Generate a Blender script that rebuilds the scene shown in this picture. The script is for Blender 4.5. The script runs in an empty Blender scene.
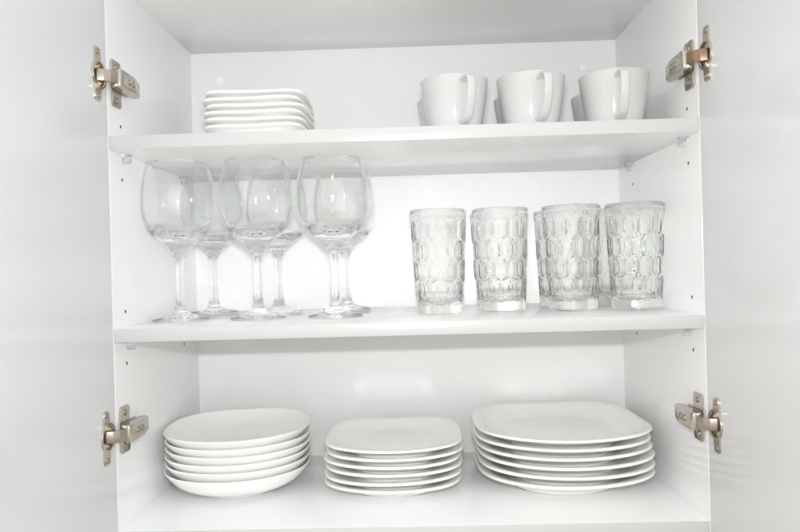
import bpy, bmesh, math, random
from mathutils import Vector, Matrix

random.seed(7)
SC = bpy.context.scene
COL = SC.collection
R = math.radians

# ------------------------------------------------------------------ camera
W, D = 0.764, 0.335                  # inner width and depth of the cupboard
L_IN, R_IN = -W / 2, W / 2
CAM = Vector((0.01172, -0.85618, 0.33575))
YAW, PITCH, ROLL, FPX = 0.02095, 0.0013, -0.02672, 662.37     # FPX in photo pixels (800 wide)
fw = Vector((-math.sin(YAW) * math.cos(PITCH), math.cos(YAW) * math.cos(PITCH), math.sin(PITCH)))
r0 = Vector((math.cos(YAW), math.sin(YAW), 0)); u0 = r0.cross(fw)
rt = r0 * math.cos(ROLL) + u0 * math.sin(ROLL)
up = -r0 * math.sin(ROLL) + u0 * math.cos(ROLL)
cam_d = bpy.data.cameras.new('camera'); cam = bpy.data.objects.new('camera', cam_d); COL.objects.link(cam)
m = Matrix((rt, up, -fw)).transposed().to_4x4(); m.translation = CAM
cam.matrix_world = m
cam_d.sensor_width = 36; cam_d.lens = 36 * FPX / 800
cam_d.clip_start = 0.01; cam_d.clip_end = 50
SC.camera = cam

def at(px, py, y):
    """the point seen at a photo pixel where its ray reaches depth y"""
    d = fw + rt * ((px - 400) / FPX) + up * ((266 - py) / FPX)
    return CAM + d * ((y - CAM.y) / d.y)

# ------------------------------------------------------------------ light
world = bpy.data.worlds.new('World'); SC.world = world; world.use_nodes = True
nt = world.node_tree; nt.nodes.clear()
wo = nt.nodes.new('ShaderNodeOutputWorld'); bg = nt.nodes.new('ShaderNodeBackground')
tc = nt.nodes.new('ShaderNodeTexCoord'); sep = nt.nodes.new('ShaderNodeSeparateXYZ')
mr = nt.nodes.new('ShaderNodeMapRange'); mr.inputs['From Min'].default_value = -1.0; mr.inputs['From Max'].default_value = 1.0
ramp = nt.nodes.new('ShaderNodeValToRGB')
ramp.color_ramp.elements[0].color = (0.42, 0.36, 0.29, 1); ramp.color_ramp.elements[0].position = 0.22
ramp.color_ramp.elements[1].color = (0.95, 0.95, 0.93, 1); ramp.color_ramp.elements[1].position = 1.0
e = ramp.color_ramp.elements.new(0.47); e.color = (1.12, 1.10, 1.06, 1)
e = ramp.color_ramp.elements.new(0.66); e.color = (1.2, 1.19, 1.16, 1)
nt.links.new(tc.outputs['Generated'], sep.inputs[0]); nt.links.new(sep.outputs['Z'], mr.inputs['Value'])
nt.links.new(mr.outputs[0], ramp.inputs[0])
mrx = nt.nodes.new('ShaderNodeMapRange'); mrx.inputs['From Min'].default_value = -0.8; mrx.inputs['From Max'].default_value = 0.8
tint = nt.nodes.new('ShaderNodeValToRGB')                 # cool daylight side of the room towards +x, warmer side towards -x
tint.color_ramp.elements[0].color = (1.02, 1.0, 0.985, 1); tint.color_ramp.elements[1].color = (0.965, 1.0, 1.03, 1)
mul = nt.nodes.new('ShaderNodeMix'); mul.data_type = 'RGBA'; mul.blend_type = 'MULTIPLY'; mul.inputs['Factor'].default_value = 1.0
nt.links.new(sep.outputs['X'], mrx.inputs['Value']); nt.links.new(mrx.outputs[0], tint.inputs[0])
nt.links.new(ramp.outputs[0], mul.inputs['A']); nt.links.new(tint.outputs[0], mul.inputs['B'])
nt.links.new(mul.outputs['Result'], bg.inputs[0])
bg.inputs[1].default_value = 1.08
nt.links.new(bg.outputs[0], wo.inputs[0])

fl = bpy.data.lights.new('camera_flash', 'AREA'); fl.shape = 'RECTANGLE'; fl.size = 0.046; fl.size_y = 0.016; fl.energy = 4.3
fl.color = (0.97, 0.985, 1.0)
flo = bpy.data.objects.new('camera_flash', fl); COL.objects.link(flo)
flo.location = CAM + Vector((0.0, 0.02, 0.065)); flo.rotation_euler = (R(90), 0, 0)

SC.view_settings.view_transform = 'Standard'; SC.view_settings.look = 'None'
SC.view_settings.exposure = 0.12; SC.view_settings.gamma = 1.0
SC.render.engine = 'CYCLES'
cy = SC.cycles
cy.max_bounces = 48; cy.diffuse_bounces = 6; cy.glossy_bounces = 8; cy.transmission_bounces = 48; cy.transparent_max_bounces = 16
cy.caustics_reflective = True; cy.caustics_refractive = True; cy.blur_glossy = 0.0
cy.sample_clamp_indirect = 0.0
cy.use_denoising = True
try:
    cy.denoiser = 'OPENIMAGEDENOISE'
except Exception:
    pass

# ------------------------------------------------------------------ materials
def mat(name, base, rough=0.3, metal=0.0, spec=0.5, noise=0.0, nscale=40, bump=0.0, bscale=300, coat=0.0, stretch=(1, 1, 1)):
    M = bpy.data.materials.new(name); M.use_nodes = True
    t = M.node_tree; b = t.nodes['Principled BSDF']
    b.inputs['Base Color'].default_value = (*base, 1); b.inputs['Roughness'].default_value = rough
    b.inputs['Metallic'].default_value = metal; b.inputs['Specular IOR Level'].default_value = spec
    b.inputs['Coat Weight'].default_value = coat
    if noise or bump:
        c = t.nodes.new('ShaderNodeTexCoord'); mp = t.nodes.new('ShaderNodeMapping'); mp.inputs['Scale'].default_value = stretch
        t.links.new(c.outputs['Object'], mp.inputs[0])
    if noise:
        n = t.nodes.new('ShaderNodeTexNoise'); n.inputs['Scale'].default_value = nscale; n.inputs['Detail'].default_value = 5
        t.links.new(mp.outputs[0], n.inputs['Vector'])
        a = t.nodes.new('ShaderNodeMapRange'); a.inputs['To Min'].default_value = max(0.02, rough - noise); a.inputs['To Max'].default_value = rough + noise
        t.links.new(n.outputs['Fac'], a.inputs['Value']); t.links.new(a.outputs[0], b.inputs['Roughness'])
        x = t.nodes.new('ShaderNodeMix'); x.data_type = 'RGBA'
        x.inputs['A'].default_value = (*[v * (1 - noise * 0.25) for v in base], 1); x.inputs['B'].default_value = (*base, 1)
        t.links.new(n.outputs['Fac'], x.inputs['Factor']); t.links.new(x.outputs['Result'], b.inputs['Base Color'])
    if bump:
        n2 = t.nodes.new('ShaderNodeTexNoise'); n2.inputs['Scale'].default_value = bscale; n2.inputs['Detail'].default_value = 3
        t.links.new(mp.outputs[0], n2.inputs['Vector'])
        bn = t.nodes.new('ShaderNodeBump'); bn.inputs['Strength'].default_value = bump; bn.inputs['Distance'].default_value = 0.001
        t.links.new(n2.outputs['Fac'], bn.inputs['Height']); t.links.new(bn.outputs[0], b.inputs['Normal'])
    return M

def glass(name, col, ior, rough=0.0, tint=(0.99, 0.993, 0.991)):
    """thick glass refracts; where the wall is thin and even (attribute 'refract' near 0) light goes straight through
    and only the Schlick share is mirrored"""
    M = bpy.data.materials.new(name); M.use_nodes = True
    t = M.node_tree; t.nodes.clear(); N = t.nodes.new; Lk = t.links.new
    out = N('ShaderNodeOutputMaterial')
    thick = N('ShaderNodeBsdfGlass'); thick.inputs['Color'].default_value = (*col, 1)
    thick.inputs['IOR'].default_value = ior; thick.inputs['Roughness'].default_value = rough
    tr = N('ShaderNodeBsdfTransparent'); tr.inputs['Color'].default_value = (*tint, 1)
    gl = N('ShaderNodeBsdfGlossy'); gl.inputs['Roughness'].default_value = rough; gl.inputs['Color'].default_value = (1, 1, 1, 1)
    lw = N('ShaderNodeLayerWeight'); lw.inputs['Blend'].default_value = 0.5
    pw = N('ShaderNodeMath'); pw.operation = 'POWER'; pw.inputs[1].default_value = 5.0
    ma = N('ShaderNodeMath'); ma.operation = 'MULTIPLY_ADD'; ma.inputs[1].default_value = 0.96; ma.inputs[2].default_value = 0.04
    Lk(lw.outputs['Facing'], pw.inputs[0]); Lk(pw.outputs[0], ma.inputs[0])
    thin = N('ShaderNodeMixShader'); Lk(ma.outputs[0], thin.inputs[0]); Lk(tr.outputs[0], thin.inputs[1]); Lk(gl.outputs[0], thin.inputs[2])
    at_ = N('ShaderNodeAttribute'); at_.attribute_name = 'refract'
    mx = N('ShaderNodeMixShader'); 
    p3 = N('ShaderNodeMapRange'); p3.interpolation_type = 'SMOOTHSTEP'; p3.inputs['From Min'].default_value = 0.5; p3.inputs['From Max'].default_value = 0.75; Lk(lw.outputs['Facing'], p3.inputs['Value'])
    mxm = N('ShaderNodeMath'); mxm.operation = 'MAXIMUM'; Lk(p3.outputs[0], mxm.inputs[0]); Lk(at_.outputs['Fac'], mxm.inputs[1])
    Lk(mxm.outputs[0], mx.inputs[0]); Lk(thin.outputs[0], mx.inputs[1]); Lk(thick.outputs[0], mx.inputs[2])
    Lk(mx.outputs[0], out.inputs[0])
    return M

def set_refract(me, vals):
    at_ = me.attributes.new('refract', 'FLOAT', 'POINT')
    at_.data.foreach_set('value', vals)

M_LAM = mat('white_laminate', (0.86, 0.863, 0.865), 0.11, spec=0.35, noise=0.03, nscale=9, bump=0.06, bscale=160)
M_BACK = mat('white_backboard', (0.815, 0.815, 0.811), 0.5, spec=0.2, noise=0.05, nscale=9, bump=0.05, bscale=160)
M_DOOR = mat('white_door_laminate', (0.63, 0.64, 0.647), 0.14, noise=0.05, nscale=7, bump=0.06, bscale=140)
M_CAP = mat('white_plastic_cap', (0.9, 0.9, 0.89), 0.35, noise=0.03)
M_CHIP = mat('chipboard_painted_shade', (0.16, 0.12, 0.085), 0.8, noise=0.1, nscale=400)  # chipboard brown, its colour darkened for the shade inside deep holes
M_EDGE = mat('white_edge_band', (0.55, 0.55, 0.547), 0.3, noise=0.05, nscale=30, bump=0.05, bscale=400)
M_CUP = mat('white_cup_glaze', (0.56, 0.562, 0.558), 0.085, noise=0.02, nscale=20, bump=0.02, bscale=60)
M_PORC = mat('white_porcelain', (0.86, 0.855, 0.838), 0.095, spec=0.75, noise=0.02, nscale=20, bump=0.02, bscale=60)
M_NICK = mat('nickel_plated_steel', (0.56, 0.51, 0.445), 0.19, metal=1.0, noise=0.08, nscale=120, bump=0.15, bscale=900)
M_NICKD = mat('dull_nickel', (0.42, 0.37, 0.32), 0.34, metal=1.0, noise=0.08, nscale=150, bump=0.2, bscale=900)
M_WARMREFL = mat('nickel_painted_reflection', (0.30, 0.205, 0.15), 0.35, metal=1.0, noise=0.08, nscale=150, bump=0.2, bscale=900)  # warm reflection on the hinge link, put into its base colour
M_GLASS = glass('clear_glass', (1, 1, 1), 1.47)
M_PRESS = glass('pressed_glass', (0.998, 1, 0.998), 1.5)
M_PLAST = glass('clear_plastic', (0.97, 0.975, 0.985), 1.46, 0.12)

# ------------------------------------------------------------------ helpers
def link(name, me, material, parent=None, loc=None, rz=0.0):
    o = bpy.data.objects.new(name, me); COL.objects.link(o)
    if material and not me.materials:
        me.materials.append(material)
    if parent: o.parent = parent
    if loc is not None: o.location = loc
    if rz: o.rotation_euler.z = rz
    return o

def empty(name, label, cat, loc=(0, 0, 0), rz=0.0, group=None):
    o = bpy.data.objects.new(name, None); COL.objects.link(o); o.empty_display_size = 0.02
    o.location = loc; o.rotation_euler.z = rz
    return tag(o, label, cat, group)

def tag(o, label, cat, group=None):
    o['label'] = label; o['category'] = cat
    if group: o['group'] = group
    return o

def finish(bm, name, smooth=None):
    bmesh.ops.recalc_face_normals(bm, faces=bm.faces)
    me = bpy.data.meshes.new(name); bm.to_mesh(me); bm.free()
    if smooth is not None:
        me.polygons.foreach_set('use_smooth', [True] * len(me.polygons))
        if smooth < 180:
            me.set_sharp_from_angle(angle=R(smooth))
    return me

def box_bm(x0, x1, y0, y1, z0, z1, bev=0.0, seg=2):
    bm = bmesh.new()
    bmesh.ops.create_cube(bm, size=1)
    for v in bm.verts:
        v.co = Vector(((x0 + x1) / 2 + v.co.x * (x1 - x0), (y0 + y1) / 2 + v.co.y * (y1 - y0), (z0 + z1) / 2 + v.co.z * (z1 - z0)))
    if bev:
        bmesh.ops.bevel(bm, geom=bm.edges[:], offset=bev, segments=seg, profile=0.5, affect='EDGES')
    return bm

def box(name, x0, x1, y0, y1, z0, z1, material, parent, bev=0.0006):
    cx, cyy, cz = (x0 + x1) / 2, (y0 + y1) / 2, (z0 + z1) / 2
    bm = box_bm(x0 - cx, x1 - cx, y0 - cyy, y1 - cyy, z0 - cz, z1 - cz, bev)
    return link(name, finish(bm, name, 35), material, parent, (cx, cyy, cz))

def spline(pts, per=6):
    """Catmull-Rom through 2D points"""
    out = []
    n = len(pts)
    for i in range(n - 1):
        p0 = pts[max(0, i - 1)]; p1 = pts[i]; p2 = pts[i + 1]; p3 = pts[min(n - 1, i + 2)]
        for k in range(per):
            t = k / per
            out.append(tuple(0.5 * (2 * b + (c - a) * t + (2 * a - 5 * b + 4 * c - d) * t * t + (3 * b - a - 3 * c + d) * t ** 3)
                             for a, b, c, d in zip(p0, p1, p2, p3)))
    out.append(tuple(pts[-1]))
    return out

def lathe(profile, seg, name, i0=0, i1=None, cap0=False):
    """surface of revolution of profile[i0..i1] with analytic normals, so that cut pieces join without a seam"""
    i1 = len(profile) - 1 if i1 is None else i1
    verts, faces, nrm = [], [], []
    rings = []
    def pn(i):
        a = profile[max(0, i - 1)]; b = profile[min(len(profile) - 1, i + 1)]
        dr, dz = b[0] - a[0], b[1] - a[1]; l = math.hypot(dr, dz) or 1
        return dz / l, -dr / l
    for i in range(i0, i1 + 1):
        r, z = profile[i]; nr, nz = pn(i)
        if r < 1e-6:
            rings.append([len(verts)]); verts.append((0, 0, z)); nrm.append((0, 0, -1 if nz < 0 else 1))
        else:
            ring = []
            for k in range(seg):
                a = 2 * math.pi * k / seg
                ring.append(len(verts)); verts.append((r * math.cos(a), r * math.sin(a), z)); nrm.append((nr * math.cos(a), nr * math.sin(a), nz))
            rings.append(ring)
    for a, b in zip(rings, rings[1:]):
        if len(a) == 1 and len(b) == 1: continue
        for k in range(seg):
            k2 = (k + 1) % seg
            if len(a) == 1: faces.append((a[0], b[k2], b[k]))
            elif len(b) == 1: faces.append((a[k], a[k2], b[0]))
            else: faces.append((a[k], a[k2], b[k2], b[k]))
    me = bpy.data.meshes.new(name); me.from_pydata(verts, [], faces); me.update()
    me.polygons.foreach_set('use_smooth', [True] * len(me.polygons))
    me.normals_split_custom_set_from_vertices([Vector(n).normalized() for n in nrm])
    return me

def cut(o, cutters):
    """carve the cutter meshes out of an object's mesh"""
    for c in cutters:
        md = o.modifiers.new('b', 'BOOLEAN'); md.operation = 'DIFFERENCE'; md.solver = 'EXACT'; md.object = c; md.material_mode = 'TRANSFER'
    bpy.context.view_layer.update()
    me = bpy.data.meshes.new_from_object(o.evaluated_get(bpy.context.evaluated_depsgraph_get()))
    o.modifiers.clear(); old = o.data; o.data = me; me.name = old.name
    me.polygons.foreach_set('use_smooth', [False] * len(me.polygons))
    for c in cutters:
        bpy.data.objects.remove(c)

def cyl_x(x0, x1, y, z, r, seg=20, name='cutter'):
    bm = bmesh.new()
    bmesh.ops.create_cone(bm, cap_ends=True, segments=seg, radius1=r, radius2=r, depth=x1 - x0,
                          matrix=Matrix.Translation(((x0 + x1) / 2, y, z)) @ Matrix.Rotation(R(90), 4, 'Y'))
    return finish(bm, name, 40)

# ------------------------------------------------------------------ cupboard
S1B, S1T = 0.4993, 0.5170            # upper shelf, bottom and top face
S2B, S2T = 0.2467, 0.2642            # middle shelf
ZC = 0.731                           # ceiling of the cupboard
TH = 0.018
cab = empty('kitchen_cupboard', 'open white kitchen wall cupboard with two shelves and nickel hinges', 'cupboard', (0, 0, 0))

HOLES = [0.5365, 0.464, 0.285, 0.2145]
HINGE_Z = (0.590, 0.129)
for s in (-1, 1):
    xa, xb = (L_IN - TH, L_IN) if s < 0 else (R_IN, R_IN + TH)
    sp = box('side_panel', xa, xb, 0, D + 0.004, -TH, ZC + TH, M_LAM, cab, 0.0005)
    cs = []
    for hz in HOLES:
        for hy in (0.037, 0.262):
            xi = xb if s < 0 else xa
            cs.append(link('cutter', cyl_x(xi - 0.012, xi + 0.012, hy, hz, 0.0025, 16), M_CHIP))
    cut(sp, cs)
    for zz in (S1B, S2B):                       # clear plastic shelf pins
        for hy in (0.037, 0.262):
            bm = box_bm(-0.0045, 0.0075, -0.006, 0.006, -0.0035, -0.0003, 0.001)
            b2 = bmesh.ops.create_cone(bm, cap_ends=True, segments=20, radius1=0.0052, radius2=0.0038, depth=0.010,
                                       matrix=Matrix.Translation((0.003, 0, -0.0086)) @ Matrix.Rotation(R(90), 4, 'Y'))
            if s > 0:
                for v in bm.verts: v.co.x = -v.co.x
            for v in bm.verts: v.co.x += -0.0 if s < 0 else 0.0
            sx = L_IN + 0.0046 if s < 0 else R_IN - 0.0046
            pm = finish(bm, 'shelf_pin', 40); set_refract(pm, [1.0] * len(pm.vertices))
            link('shelf_pin', pm, M_PLAST, cab, (sx, hy, zz))

bp = box('back_panel', L_IN, R_IN, D, D + 0.004, -0.004, ZC + 0.004, M_BACK, cab, 0)
box('top_panel', L_IN, R_IN, 0, D, ZC, ZC + TH, M_LAM, cab, 0.0005)
bot = box('bottom_panel', L_IN, R_IN, 0.001, D, -TH, 0, M_LAM, cab, 0.0005)
box('edge_band', -W / 2, W / 2, -0.0175 / 2 * 0 - D / 2 - 0.0005, -D / 2 + 0.0004, -0.0088, 0.0088, M_EDGE, bot, 0.0004)
for zb, zt in ((S1B, S1T), (S2B, S2T)):
    sh = box('shelf', L_IN + 0.0008, R_IN - 0.0008, 0.001, D - 0.001, zb, zt, M_LAM, cab, 0.0005)
    h = (zt - zb) / 2
    box('edge_band', -W / 2 + 0.0008, W / 2 - 0.0008, -(D - 0.002) / 2 - 0.001, -(D - 0.002) / 2 + 0.0004, -h + 0.0002, h - 0.0002, M_EDGE, sh, 0.0004)
for px, py in ((221, 81.5), (582.5, 68)):        # round caps over the wall fixings
    p = at(px, py, D)
    bm = bmesh.new()
    bmesh.ops.create_cone(bm, cap_ends=True, segments=32, radius1=0.0075, radius2=0.0068, depth=0.003,
                          matrix=Matrix.Translation((0, -0.0015, 0)) @ Matrix.Rotation(R(90), 4, 'X'))
    link('screw_cap', finish(bm, 'screw_cap', 30), M_CAP, cab, p)

# doors, opened square to the front
doors = []
for s in (-1, 1):
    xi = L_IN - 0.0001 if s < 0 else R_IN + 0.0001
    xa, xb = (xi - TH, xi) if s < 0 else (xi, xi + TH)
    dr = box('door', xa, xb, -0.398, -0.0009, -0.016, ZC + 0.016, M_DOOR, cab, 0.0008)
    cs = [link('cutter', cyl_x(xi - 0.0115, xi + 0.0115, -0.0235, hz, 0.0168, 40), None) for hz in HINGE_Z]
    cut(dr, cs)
    doors.append(dr)

# hinges
def prism(poly, z0, z1, mapf, bev=0.0):
    bm = bmesh.new()
    a = [bm.verts.new(mapf(u, v, z0)) for u, v in poly]; b = [bm.verts.new(mapf(u, v, z1)) for u, v in poly]
    bm.faces.new(a); bm.faces.new(b[::-1])
    n = len(poly)
    for i in range(n): bm.faces.new((a[i], b[i], b[(i + 1) % n], a[(i + 1) % n]))
    bmesh.ops.recalc_face_normals(bm, faces=bm.faces)
    if bev: bmesh.ops.bevel(bm, geom=bm.edges[:], offset=bev, segments=2, profile=0.5, affect='EDGES', clamp_overlap=True)
    return bm

def screw_bm(r, h, s):
    """pan-head screw with a cross slot, axis along +x"""
    bm = bmesh.new()
    seg = 20
    prof = [(r, 0), (r, h * .55), (r * .8, h), (r * .42, h * 1.08), (r * .3, h * .3), (0, h * .2)]
    rings = []
    for i, (rr, hh) in enumerate(prof):
        if rr == 0: rings.append([bm.verts.new((s * hh, 0, 0))]); continue
        ring = []
        for k in range(seg):
            a = 2 * math.pi * k / seg
            q = rr
            if i in (3, 4): q = rr * (1.25 if k % 5 in (0, 1) else 0.55)
            ring.append(bm.verts.new((s * hh, q * math.cos(a), q * math.sin(a))))
        rings.append(ring)
    for a, b in zip(rings, rings[1:]):
        for k in range(seg):
            k2 = (k + 1) % seg
            bm.faces.new((a[k], a[k2], b[0]) if len(b) == 1 else (a[k], a[k2], b[k2], b[k]))
    return bm

def hinge_meshes(s):
    """s=+1: the hinge stands off a side panel towards +x (left side of the cupboard)"""
    mm = 0.001
    out = {}
    # arm: channel-shaped body along the side panel, tapering to its rear end
    prof = [(-9, 12), (-9, 21), (-4, 23.5), (34, 23.5), (59, 18.5), (68, 12.5), (68, 7.5), (58, 4.5), (8, 4.5), (-2, 8)]
    bm = bmesh.new()
    def hw(y): return 11.2 if y < 25 else 11.2 - (y - 25) * 0.07
    a = [bm.verts.new((s * v * mm, u * mm, -hw(u) * mm)) for u, v in prof]
    b = [bm.verts.new((s * v * mm, u * mm, hw(u) * mm)) for u, v in prof]
    n = len(prof)
    bm.faces.new(a); bm.faces.new(b[::-1])
    for i in range(n): bm.faces.new((a[i], b[i], b[(i + 1) % n], a[(i + 1) % n]))
    bmesh.ops.recalc_face_normals(bm, faces=bm.faces)
    bmesh.ops.bevel(bm, geom=bm.edges[:], offset=0.0011, segments=2, profile=0.5, affect='EDGES')
    out['arm'] = finish(bm, 'hinge_arm', 35)
    # link: bent strip from the cup to the arm
    path = [(-26, -8), (-25.5, -1), (-23, 6), (-17, 12), (-10, 16), (-6, 17.5)]
    th = 2.6
    up_, dn = [], []
    for i, (u, v) in enumerate(path):
        p, q = path[max(0, i - 1)], path[min(len(path) - 1, i + 1)]
        dx, dy = q[0] - p[0], q[1] - p[1]; l = math.hypot(dx, dy)
        up_.append((u - dy / l * th / 2, v + dx / l * th / 2)); dn.append((u + dy / l * th / 2, v - dx / l * th / 2))
    bm = prism(up_ + dn[::-1], -0.0075, 0.0075, lambda u, v, z: (s * v * mm, u * mm, z), 0.0004)
    out['link'] = finish(bm, 'hinge_link', 35)
    # cup plate on the door: rounded strip, with the cup sunk in the door
    poly = []
    def stadium(cy_, hy, hz, rr, seg=6):
        pts = []
        for (sy, sz, a0) in ((1, 1, 0), (-1, 1, 90), (-1, -1, 180), (1, -1, 270)):
            for k in range(seg + 1):
                an = R(a0 + 90 * k / seg)
                pts.append((cy_ + sy * (hy - rr) + rr * math.cos(an), sz * (hz - rr) + rr * math.sin(an)))
        return pts
    bm = bmesh.new()
    outer = stadium(-28.5, 8.2, 34, 5)
    # outline = strip united with the cup flange, sampled by angle round the cup centre; inner ring = the cup opening
    cyc = -23.5
    N = 96; O, I = [], []
    def inside(y, z):
        if math.hypot(y - cyc, z) < 18.6: return True
        dy, dz = abs(y + 28.5) - (8.2 - 5), abs(z) - (34 - 5)
        return math.hypot(max(dy, 0), max(dz, 0)) < 5
    for k in range(N):
        an = 2 * math.pi * k / N
        lo, hi = 15.5, 45
        t = 15.5
        while t < 45 and inside(cyc + t * math.cos(an), t * math.sin(an)): t += 0.25
        O.append((cyc + t * math.cos(an), t * math.sin(an))); I.append((cyc + 15 * math.cos(an), 15 * math.sin(an)))
    x_door = -0.1
    lay = [(I, x_door - 10.5, 1), (I, x_door + 1.2, 1), (I, x_door + 2.0, 1.04), (O, x_door + 2.0, .985), (O, x_door + 1.3, 1), (O, x_door + 0.05, 1)]
    rings = []
    for P, xx, sc in lay:
        rings.append([bm.verts.new((s * xx * mm, (cyc + (y - cyc) * sc) * mm, z * sc * mm)) for y, z in P])
    for A, B in zip(rings, rings[1:]):
        for k in range(N):
            bm.faces.new((A[k], A[(k + 1) % N], B[(k + 1) % N], B[k]))
    bm.faces.new(rings[0])
    out['cup'] = finish(bm, 'hinge_cup', 35)
    # mounting plate with two wings
    poly = [(8, -6), (8, -27.5), (11, -31), (32, -31), (35, -27.5), (35, -11), (54, -10), (54, 10), (35, 11), (35, 27.5), (32, 31), (11, 31), (8, 27.5), (8, 6)]
    bm = prism([(u, v) for u, v in poly], 0.0001, 0.0032, lambda u, v, z: (s * z, u * mm, v * mm), 0.0008)
    for f in [box_bm(-0.0005, 0.006, 0.012, 0.052, -0.0075, 0.0075, 0.0006)]:
        me = bpy.data.meshes.new('t'); 
        for v in f.verts: v.co.x = s * (v.co.x + 0.003)
        f.to_mesh(me); f.free(); bm.from_mesh(me); bpy.data.meshes.remove(me)
    out['mount'] = finish(bm, 'hinge_mounting_plate', 35)
    out['screw_big'] = finish(screw_bm(0.0042, 0.0016, s), 'screw', 35)
    out['screw_small'] = finish(screw_bm(0.0034, 0.0013, s), 'screw', 35)
    return out

for s, x in ((1, L_IN), (-1, R_IN)):
    hm = hinge_meshes(s)
    for hz in HINGE_Z:
        h = link('hinge', hm['arm'], M_NICK, cab, (x, 0, hz))
        link('mounting_plate', hm['mount'], M_NICK, h)
        link('cup_plate', hm['cup'], M_NICK, h)
        la = link('link_arm', hm['link'], M_NICKD, h)
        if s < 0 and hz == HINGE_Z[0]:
            la.data = hm['link'].copy(); la.data.materials.clear(); la.data.materials.append(M_WARMREFL)
            la['label'] = 'link arm of the nickel hinge with a coppery reflection in its colour'
        for zz in (-22.5, 22.5): link('screw', hm['screw_big'], M_NICKD, h, (s * 0.0032, 0.021, zz * 0.001))
        for zz in (-28, 28): link('screw', hm['screw_small'], M_NICKD, h, (s * 0.0018, -0.0285, zz * 0.001))
        for yy in (0.016, 0.0275): link('screw', hm['screw_big'], M_NICKD, h, (s * 0.0235, yy, 0))

# ------------------------------------------------------------------ plates and bowls
def sup(phi, n):
    return (abs(math.cos(phi)) ** n + abs(math.sin(phi)) ** n) ** (-1 / n)

def dish(name, half, n, prof, lift, seg=112, n_in=2.2, per=4):
    """rounded-square dish; prof = (radius fraction, height) from the middle of the face over the rim to the middle of the underside"""
    P = spline(prof, per)
    verts, faces, rings = [], [], []
    for t, z in P:
        t = max(t, 0)
        if t < 1e-4:
            rings.append([len(verts)]); verts.append((0, 0, z)); continue
        k = min(1, max(0, (t - 0.35) / 0.65))
        e = n_in + (n - n_in) * k
        ring = []
        for i in range(seg):
            a = 2 * math.pi * i / seg
            r = sup(a, e) * t * half
            c = (sup(a, n) - 1) / (2 ** (0.5 - 1 / n) - 1)
            ring.append(len(verts)); verts.append((r * math.cos(a), r * math.sin(a), z + lift * c * k ** 2))
        rings.append(ring)
    for A, B in zip(rings, rings[1:]):
        for i in range(seg):
            j = (i + 1) % seg
            if len(A) == 1: faces.append((A[0], B[i], B[j]))
            elif len(B) == 1: faces.append((A[i], B[0], A[j]))
            else: faces.append((A[i], B[i], B[j], A[j]))
    me = bpy.data.meshes.new(name); me.from_pydata(verts, [], faces); me.update()
    bm = bmesh.new(); bm.from_mesh(me); bpy.data.meshes.remove(me)
    return finish(bm, name, 180)

def plate_profile(half, step, rim, tk, foot):
    """step: height of the well (the next plate's foot stands on it)"""
    mm = 1
    return [(0, step), (foot * .5, step), (foot * .9, step), (foot + .06, step + .0006), (foot + .2, step + (rim - step) * .42),
            (.9, rim - (rim - step) * .16), (.975, rim - .0006), (.994, rim - tk * .25), (1.0, rim - tk * .55), (.99, rim - tk * .9), (.96, rim - tk * 1.05),
            (.88, rim - tk * 1.05 - (rim - step) * .16), (foot + .18, step - tk + (rim - step) * .36), (foot + .06, step - tk + .0006), (foot + .025, step - tk * 1.0),
            (foot + .01, .0012), (foot - .008, 0), (foot - .035, .001), (foot - .055, step - tk), (foot * .5, step - tk), (0, step - tk)]

ORD = ['topmost', 'second from the top', 'third from the top', 'third from the bottom', 'second from the bottom', 'lowest']

def stack(name, me, x, y, z, step, label, cat, group, jit, rots):
    for k in range(6):
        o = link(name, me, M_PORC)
        o.location = (x + random.uniform(-jit, jit), y + random.uniform(-jit, jit) * .8, z + k * step + 0.0004)
        o.rotation_euler.z = R(rots[k])
        tag(o, label % ORD[5 - k], cat, group)

big = dish('dinner_plate', 0.1305, 2.95, plate_profile(.134, .0125, .0285, .0052, .60), .0035)
p = at(560, 445, .18)
stack('dinner_plate', big, p.x, 0.186, 0, .01265, 'large white rounded-square dinner plate, %s of the stack beside the right door', 'plate', 'stack of large dinner plates', .0035, [2, -2, 1, 2, -2, 1])
side = dish('side_plate', 0.104, 3.3, plate_profile(.104, .0112, .0225, .0048, .60), .003)
p = at(394, 450, .18)
stack('side_plate', side, p.x, 0.171, 0, .01135, 'white rounded-square side plate, %s of the stack between bowls and dinner plates', 'plate', 'stack of side plates', .0022, [-2, 3, 1, -3, 2, 0])
bowlp = [(0, .0112), (.25, .0113), (.42, .0120), (.6, .0155), (.78, .0235), (.9, .0325), (.975, .0402), (.99, .0418), (1.0, .0412), (.999, .0395),
         (.945, .0310), (.84, .0195), (.68, .0105), (.52, .0055), (.475, .0035), (.465, .0004), (.445, 0), (.42, .0008), (.41, .005), (.2, .0062), (0, .0062)]
bowl = dish('soup_bowl', 0.1085, 2.35, bowlp, .0012)
p = at(241, 450, .17)
stack('soup_bowl', bowl, p.x, 0.168, 0, .01135, 'white shallow soup bowl, %s of the stack beside the left door', 'bowl', 'stack of soup bowls', .0018, [6, 5, 8, 6, 9, 8])
sau = dish('saucer_plate', 0.0735, 5.2, plate_profile(.066, .0092, .0245, .0050, .58), .0018)
stack('saucer_plate', sau, -0.2115, 0.138, S1T, .0096, 'small white square dish with raised corners, %s of the upper-shelf stack', 'plate', 'stack of small square dishes', .0025, [-3, 2, -2, 1, -3, 2])

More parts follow.
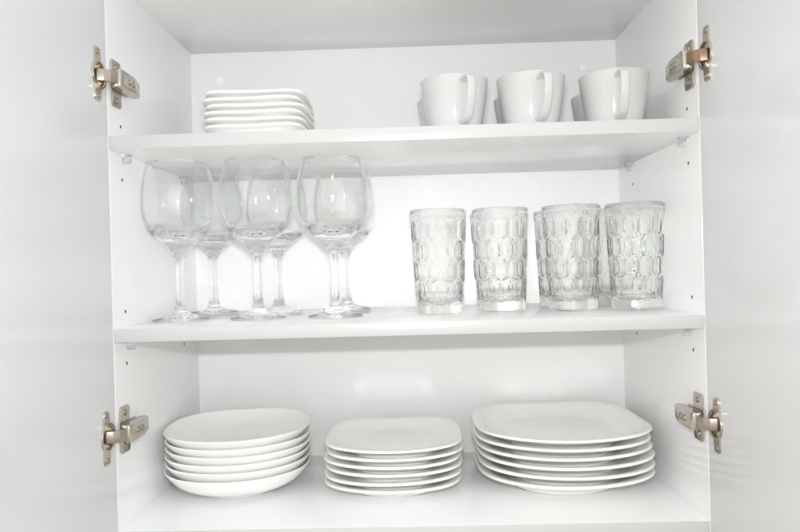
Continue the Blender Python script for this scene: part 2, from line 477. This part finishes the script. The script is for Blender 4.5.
# ------------------------------------------------------------------ cups
cup_p = [(0, .004), (.020, .004), (.0265, .0025), (.0275, 0), (.0292, 0), (.0305, .0025), (.034, .006), (.0375, .014), (.0405, .028), (.0435, .046), (.0462, .064), (.0476, .0755),
         (.0474, .0772), (.0462, .0776), (.0450, .0768), (.0444, .074), (.0424, .062), (.0396, .045), (.0366, .028), (.0335, .015), (.028, .009), (.018, .0075), (0, .0072)]
cup_me = lathe(spline(cup_p, 5), 80, 'cup_body')
def sweep(path, widths, thick, name):
    """flat rounded band in the xz plane; path points (r, z)"""
    P = spline(path, 6); Wd = spline([(w, 0) for w in widths], 6)
    bm = bmesh.new(); rings = []
    for i, (r, z) in enumerate(P):
        a = P[max(0, i - 1)]; b = P[min(len(P) - 1, i + 1)]
        dx, dz = b[0] - a[0], b[1] - a[1]; l = math.hypot(dx, dz); nx, nz = -dz / l, dx / l
        w = Wd[i][0] / 2
        ring = []
        for k in range(16):
            an = 2 * math.pi * k / 16
            c, s_ = math.cos(an), math.sin(an)
            ex = math.copysign(abs(c) ** .6, c) * w; ey = math.copysign(abs(s_) ** .8, s_) * thick / 2
            ring.append(bm.verts.new((r + nx * ey, ex, z + nz * ey)))
        rings.append(ring)
    for A, B in zip(rings, rings[1:]):
        for k in range(16): bm.faces.new((A[k], A[(k + 1) % 16], B[(k + 1) % 16], B[k]))
    bm.faces.new(rings[0]); bm.faces.new(rings[-1][::-1])
    return finish(bm, name, 180)
handle_me = sweep([(.0438, .0655), (.0510, .0690), (.0600, .0697), (.0675, .0655), (.0700, .0560), (.0680, .0420), (.0620, .0280), (.0520, .0175), (.0370, .0125)],
                  [.020, .016, .0130, .0118, .0114, .0114, .0118, .0128, .0155], .0050, 'cup_handle')
CUPS = [(454.5, .082, 15, 'white tapered cup in the front row, closest to the stack of small square dishes'),
        (531, .080, 9, 'white tapered cup in the front row, between two other cups'),
        (614, .082, -5, 'white tapered cup in the front row, closest to the right door'),
        (447, .196, 35, 'white cup half hidden behind the front cup closest to the small dishes'),
        (524, .194, 20, 'white cup half hidden behind the middle front cup'),
        (602, .196, 12, 'white cup half hidden behind the front cup by the right door')]
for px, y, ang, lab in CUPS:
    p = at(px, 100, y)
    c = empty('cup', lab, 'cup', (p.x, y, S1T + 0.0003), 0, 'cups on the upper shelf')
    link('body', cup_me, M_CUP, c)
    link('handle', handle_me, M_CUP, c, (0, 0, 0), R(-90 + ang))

# ------------------------------------------------------------------ wine glasses
wine_p = [(0, .0012), (.030, .0004), (.0385, 0), (.0408, .0008), (.0405, .0022), (.0360, .0036), (.024, .0062), (.0138, .0105), (.0095, .0165), (.0074, .026), (.0062, .042), (.0058, .062),
          (.0061, .080), (.0074, .093), (.0110, .1015), (.0175, .1085), (.0265, .1165), (.0390, .1280), (.0482, .1425), (.0535, .1590), (.0548, .1740), (.0536, .1930),
          (.0500, .2140), (.0446, .2342), (.0442, .2348), (.0437, .2349), (.0434, .2341), (.0487, .2140), (.0524, .1930), (.0536, .1740), (.0520, .1595), (.0460, .1455), (.0370, .1360),
          (.0260, .1295), (.0150, .1264), (.0070, .1254), (0, .1252)]
PER = 5
wp = spline(wine_p, PER)
i_foot, i_stem = 8 * PER, 14 * PER
foot_me = lathe(wp, 144, 'glass_foot', 0, i_foot)
stem_me = lathe(wp, 144, 'glass_stem', i_foot, i_stem)
gbowl_me = lathe(wp, 144, 'glass_bowl', i_stem, len(wp) - 1)
for me in (foot_me, stem_me): set_refract(me, [1.0] * len(me.vertices))
set_refract(gbowl_me, [max(min(1, max(0, (.142 - v.co.z) / .008)), 1.0 if v.co.z > .2338 else 0) for v in gbowl_me.vertices])
WINE = [(180, .130, 'balloon wine glass closest to the left cupboard door, front row'),
        (257.5, .128, 'balloon wine glass in the front row, between two front glasses'),
        (334.5, .130, 'balloon wine glass in the front row, closest to the tumblers'),
        (213.5, .282, 'balloon wine glass in the back row, closest to the left door'),
        (278.5, .284, 'balloon wine glass in the back row, between two back glasses'),
        (346, .284, 'balloon wine glass in the back row, closest to the tumblers')]
for px, y, lab in WINE:
    p = at(px, 275, y)
    g = empty('wine_glass', lab, 'wine glass', (p.x, y, S2T + 0.0003), random.uniform(0, 6), 'stemmed wine glasses on the middle shelf')
    link('foot', foot_me, M_GLASS, g); link('stem', stem_me, M_GLASS, g); link('bowl', gbowl_me, M_GLASS, g)

# ------------------------------------------------------------------ pressed tumblers
TH_, NT = 0.155, 9
def tumbler():
    SEG, VR = 234, 170
    rows = [.018, .048, .078, .108, .138]            # heights between the staggered rows of facets
    cells = []
    for k in range(4):
        for j in range(NT):
            cells.append(((j + (.5 if k % 2 else 0)) * 2 * math.pi / NT, (rows[k] + rows[k + 1]) / 2))
    def rad(z): return .0352 + (.0428 - .0352) * (z / TH_) ** .9
    def dimple(th, z):
        best = 9; sec = 9
        for a, zc in cells:
            if abs(z - zc) > .04: continue
            d = (th - a + math.pi) % (2 * math.pi) - math.pi
            dd = math.hypot(d * .0385, (z - zc) * 1.02)
            if dd < best: best, sec = dd, best
            elif dd < sec: sec = dd
        e = sec - best                                # 0 on the ridge between two facets
        f = 1 - math.exp(-(e / .0046) ** 1.4)
        m_ = min(1, max(0, (z - .012) / .006)) * min(1, max(0, (.1405 - z) / .004))
        return f * m_ * (.0019 * (1 - (best / .020) ** 2) + .0007), f * m_
    # outer wall, bottom to top; the table repeats once per facet pitch
    prof = [(0.0, .0016), (.012, .0014), (.026, .0008), (.0318, .0002), (.0338, .0003), (.0347, .0012)]
    verts, faces, rings, rf = [], [], [], []
    def ring_const(r, z, q=1.0):
        if r == 0:
            rings.append([len(verts)]); verts.append((0, 0, z)); rf.append(q); return
        rf.extend([q] * SEG)
        rings.append(list(range(len(verts), len(verts) + SEG)))
        for k in range(SEG):
            a = 2 * math.pi * k / SEG; verts.append((r * math.cos(a), r * math.sin(a), z))
    for r, z in prof: ring_const(r, z)
    half = SEG // NT
    for i in range(VR):
        z = .0025 + (TH_ - .0020 - .0025) * i / (VR - 1)
        base = rad(z)
        tab = [dimple(2 * math.pi * k / SEG, z) for k in range(half)]
        rings.append(list(range(len(verts), len(verts) + SEG)))
        lip = .0006 * math.exp(-((z - .1495) / .0035) ** 2)
        for k in range(SEG):
            a = 2 * math.pi * k / SEG; r = base - tab[k % half][0] + lip
            rf.append(1.0 if z < TH_ - .005 else .4)
            verts.append((r * math.cos(a), r * math.sin(a), z))
    rt_ = rad(TH_)
    inner = [(rt_ - .0001, TH_ - .0008), (rt_ - .0007, TH_), (rt_ - .0014, TH_ - .0006), (rt_ - .0018, TH_ - .003)]
    for k in range(12):
        z = TH_ - .004 - (TH_ - .004 - .030) * k / 11
        inner.append((rad(z) - .0019 - .0030 * min(1, (TH_ - z) / .03), z))
    inner += [(.0300, .023), (.0275, .0185), (.022, .0155), (.012, .0138), (0, .0134)]
    for r, z in inner: ring_const(r, z, 1.0 if z < TH_ - .005 else .4)
    for A, B in zip(rings, rings[1:]):
        for k in range(SEG):
            j = (k + 1) % SEG
            if len(A) == 1: faces.append((A[0], B[j], B[k]))
            elif len(B) == 1: faces.append((A[k], A[j], B[0]))
            else: faces.append((A[k], A[j], B[j], B[k]))
    me = bpy.data.meshes.new('tumbler'); me.from_pydata(verts, [], faces); me.update()
    bm = bmesh.new(); bm.from_mesh(me); bpy.data.meshes.remove(me)
    me = finish(bm, 'tumbler', 180); set_refract(me, rf)
    return me
tum = tumbler()
TUMB = [(439, .148, 0, 'pressed glass tumbler at the end of the row closest to the wine glasses'),
        (501, .156, 12, 'pressed glass tumbler in the front row, second from the wine glasses'),
        (572, .140, 20, 'pressed glass tumbler in the front row, second from the right door'),
        (635.5, .132, 5, 'pressed glass tumbler in the front row, closest to the right door'),
        (497, .247, 30, 'pressed glass tumbler behind the front tumbler second from the wine glasses'),
        (561, .236, 8, 'pressed glass tumbler behind the front tumbler second from the right door'),
        (616, .232, 17, 'pressed glass tumbler behind the front tumbler closest to the right door')]
for px, y, ang, lab in TUMB:
    p = at(px, 262, y)
    o = link('tumbler', tum, M_PRESS, None, (p.x, y, S2T + 0.0003), R(-90 + ang))
    tag(o, lab, 'tumbler', 'pressed glass tumblers on the middle shelf')
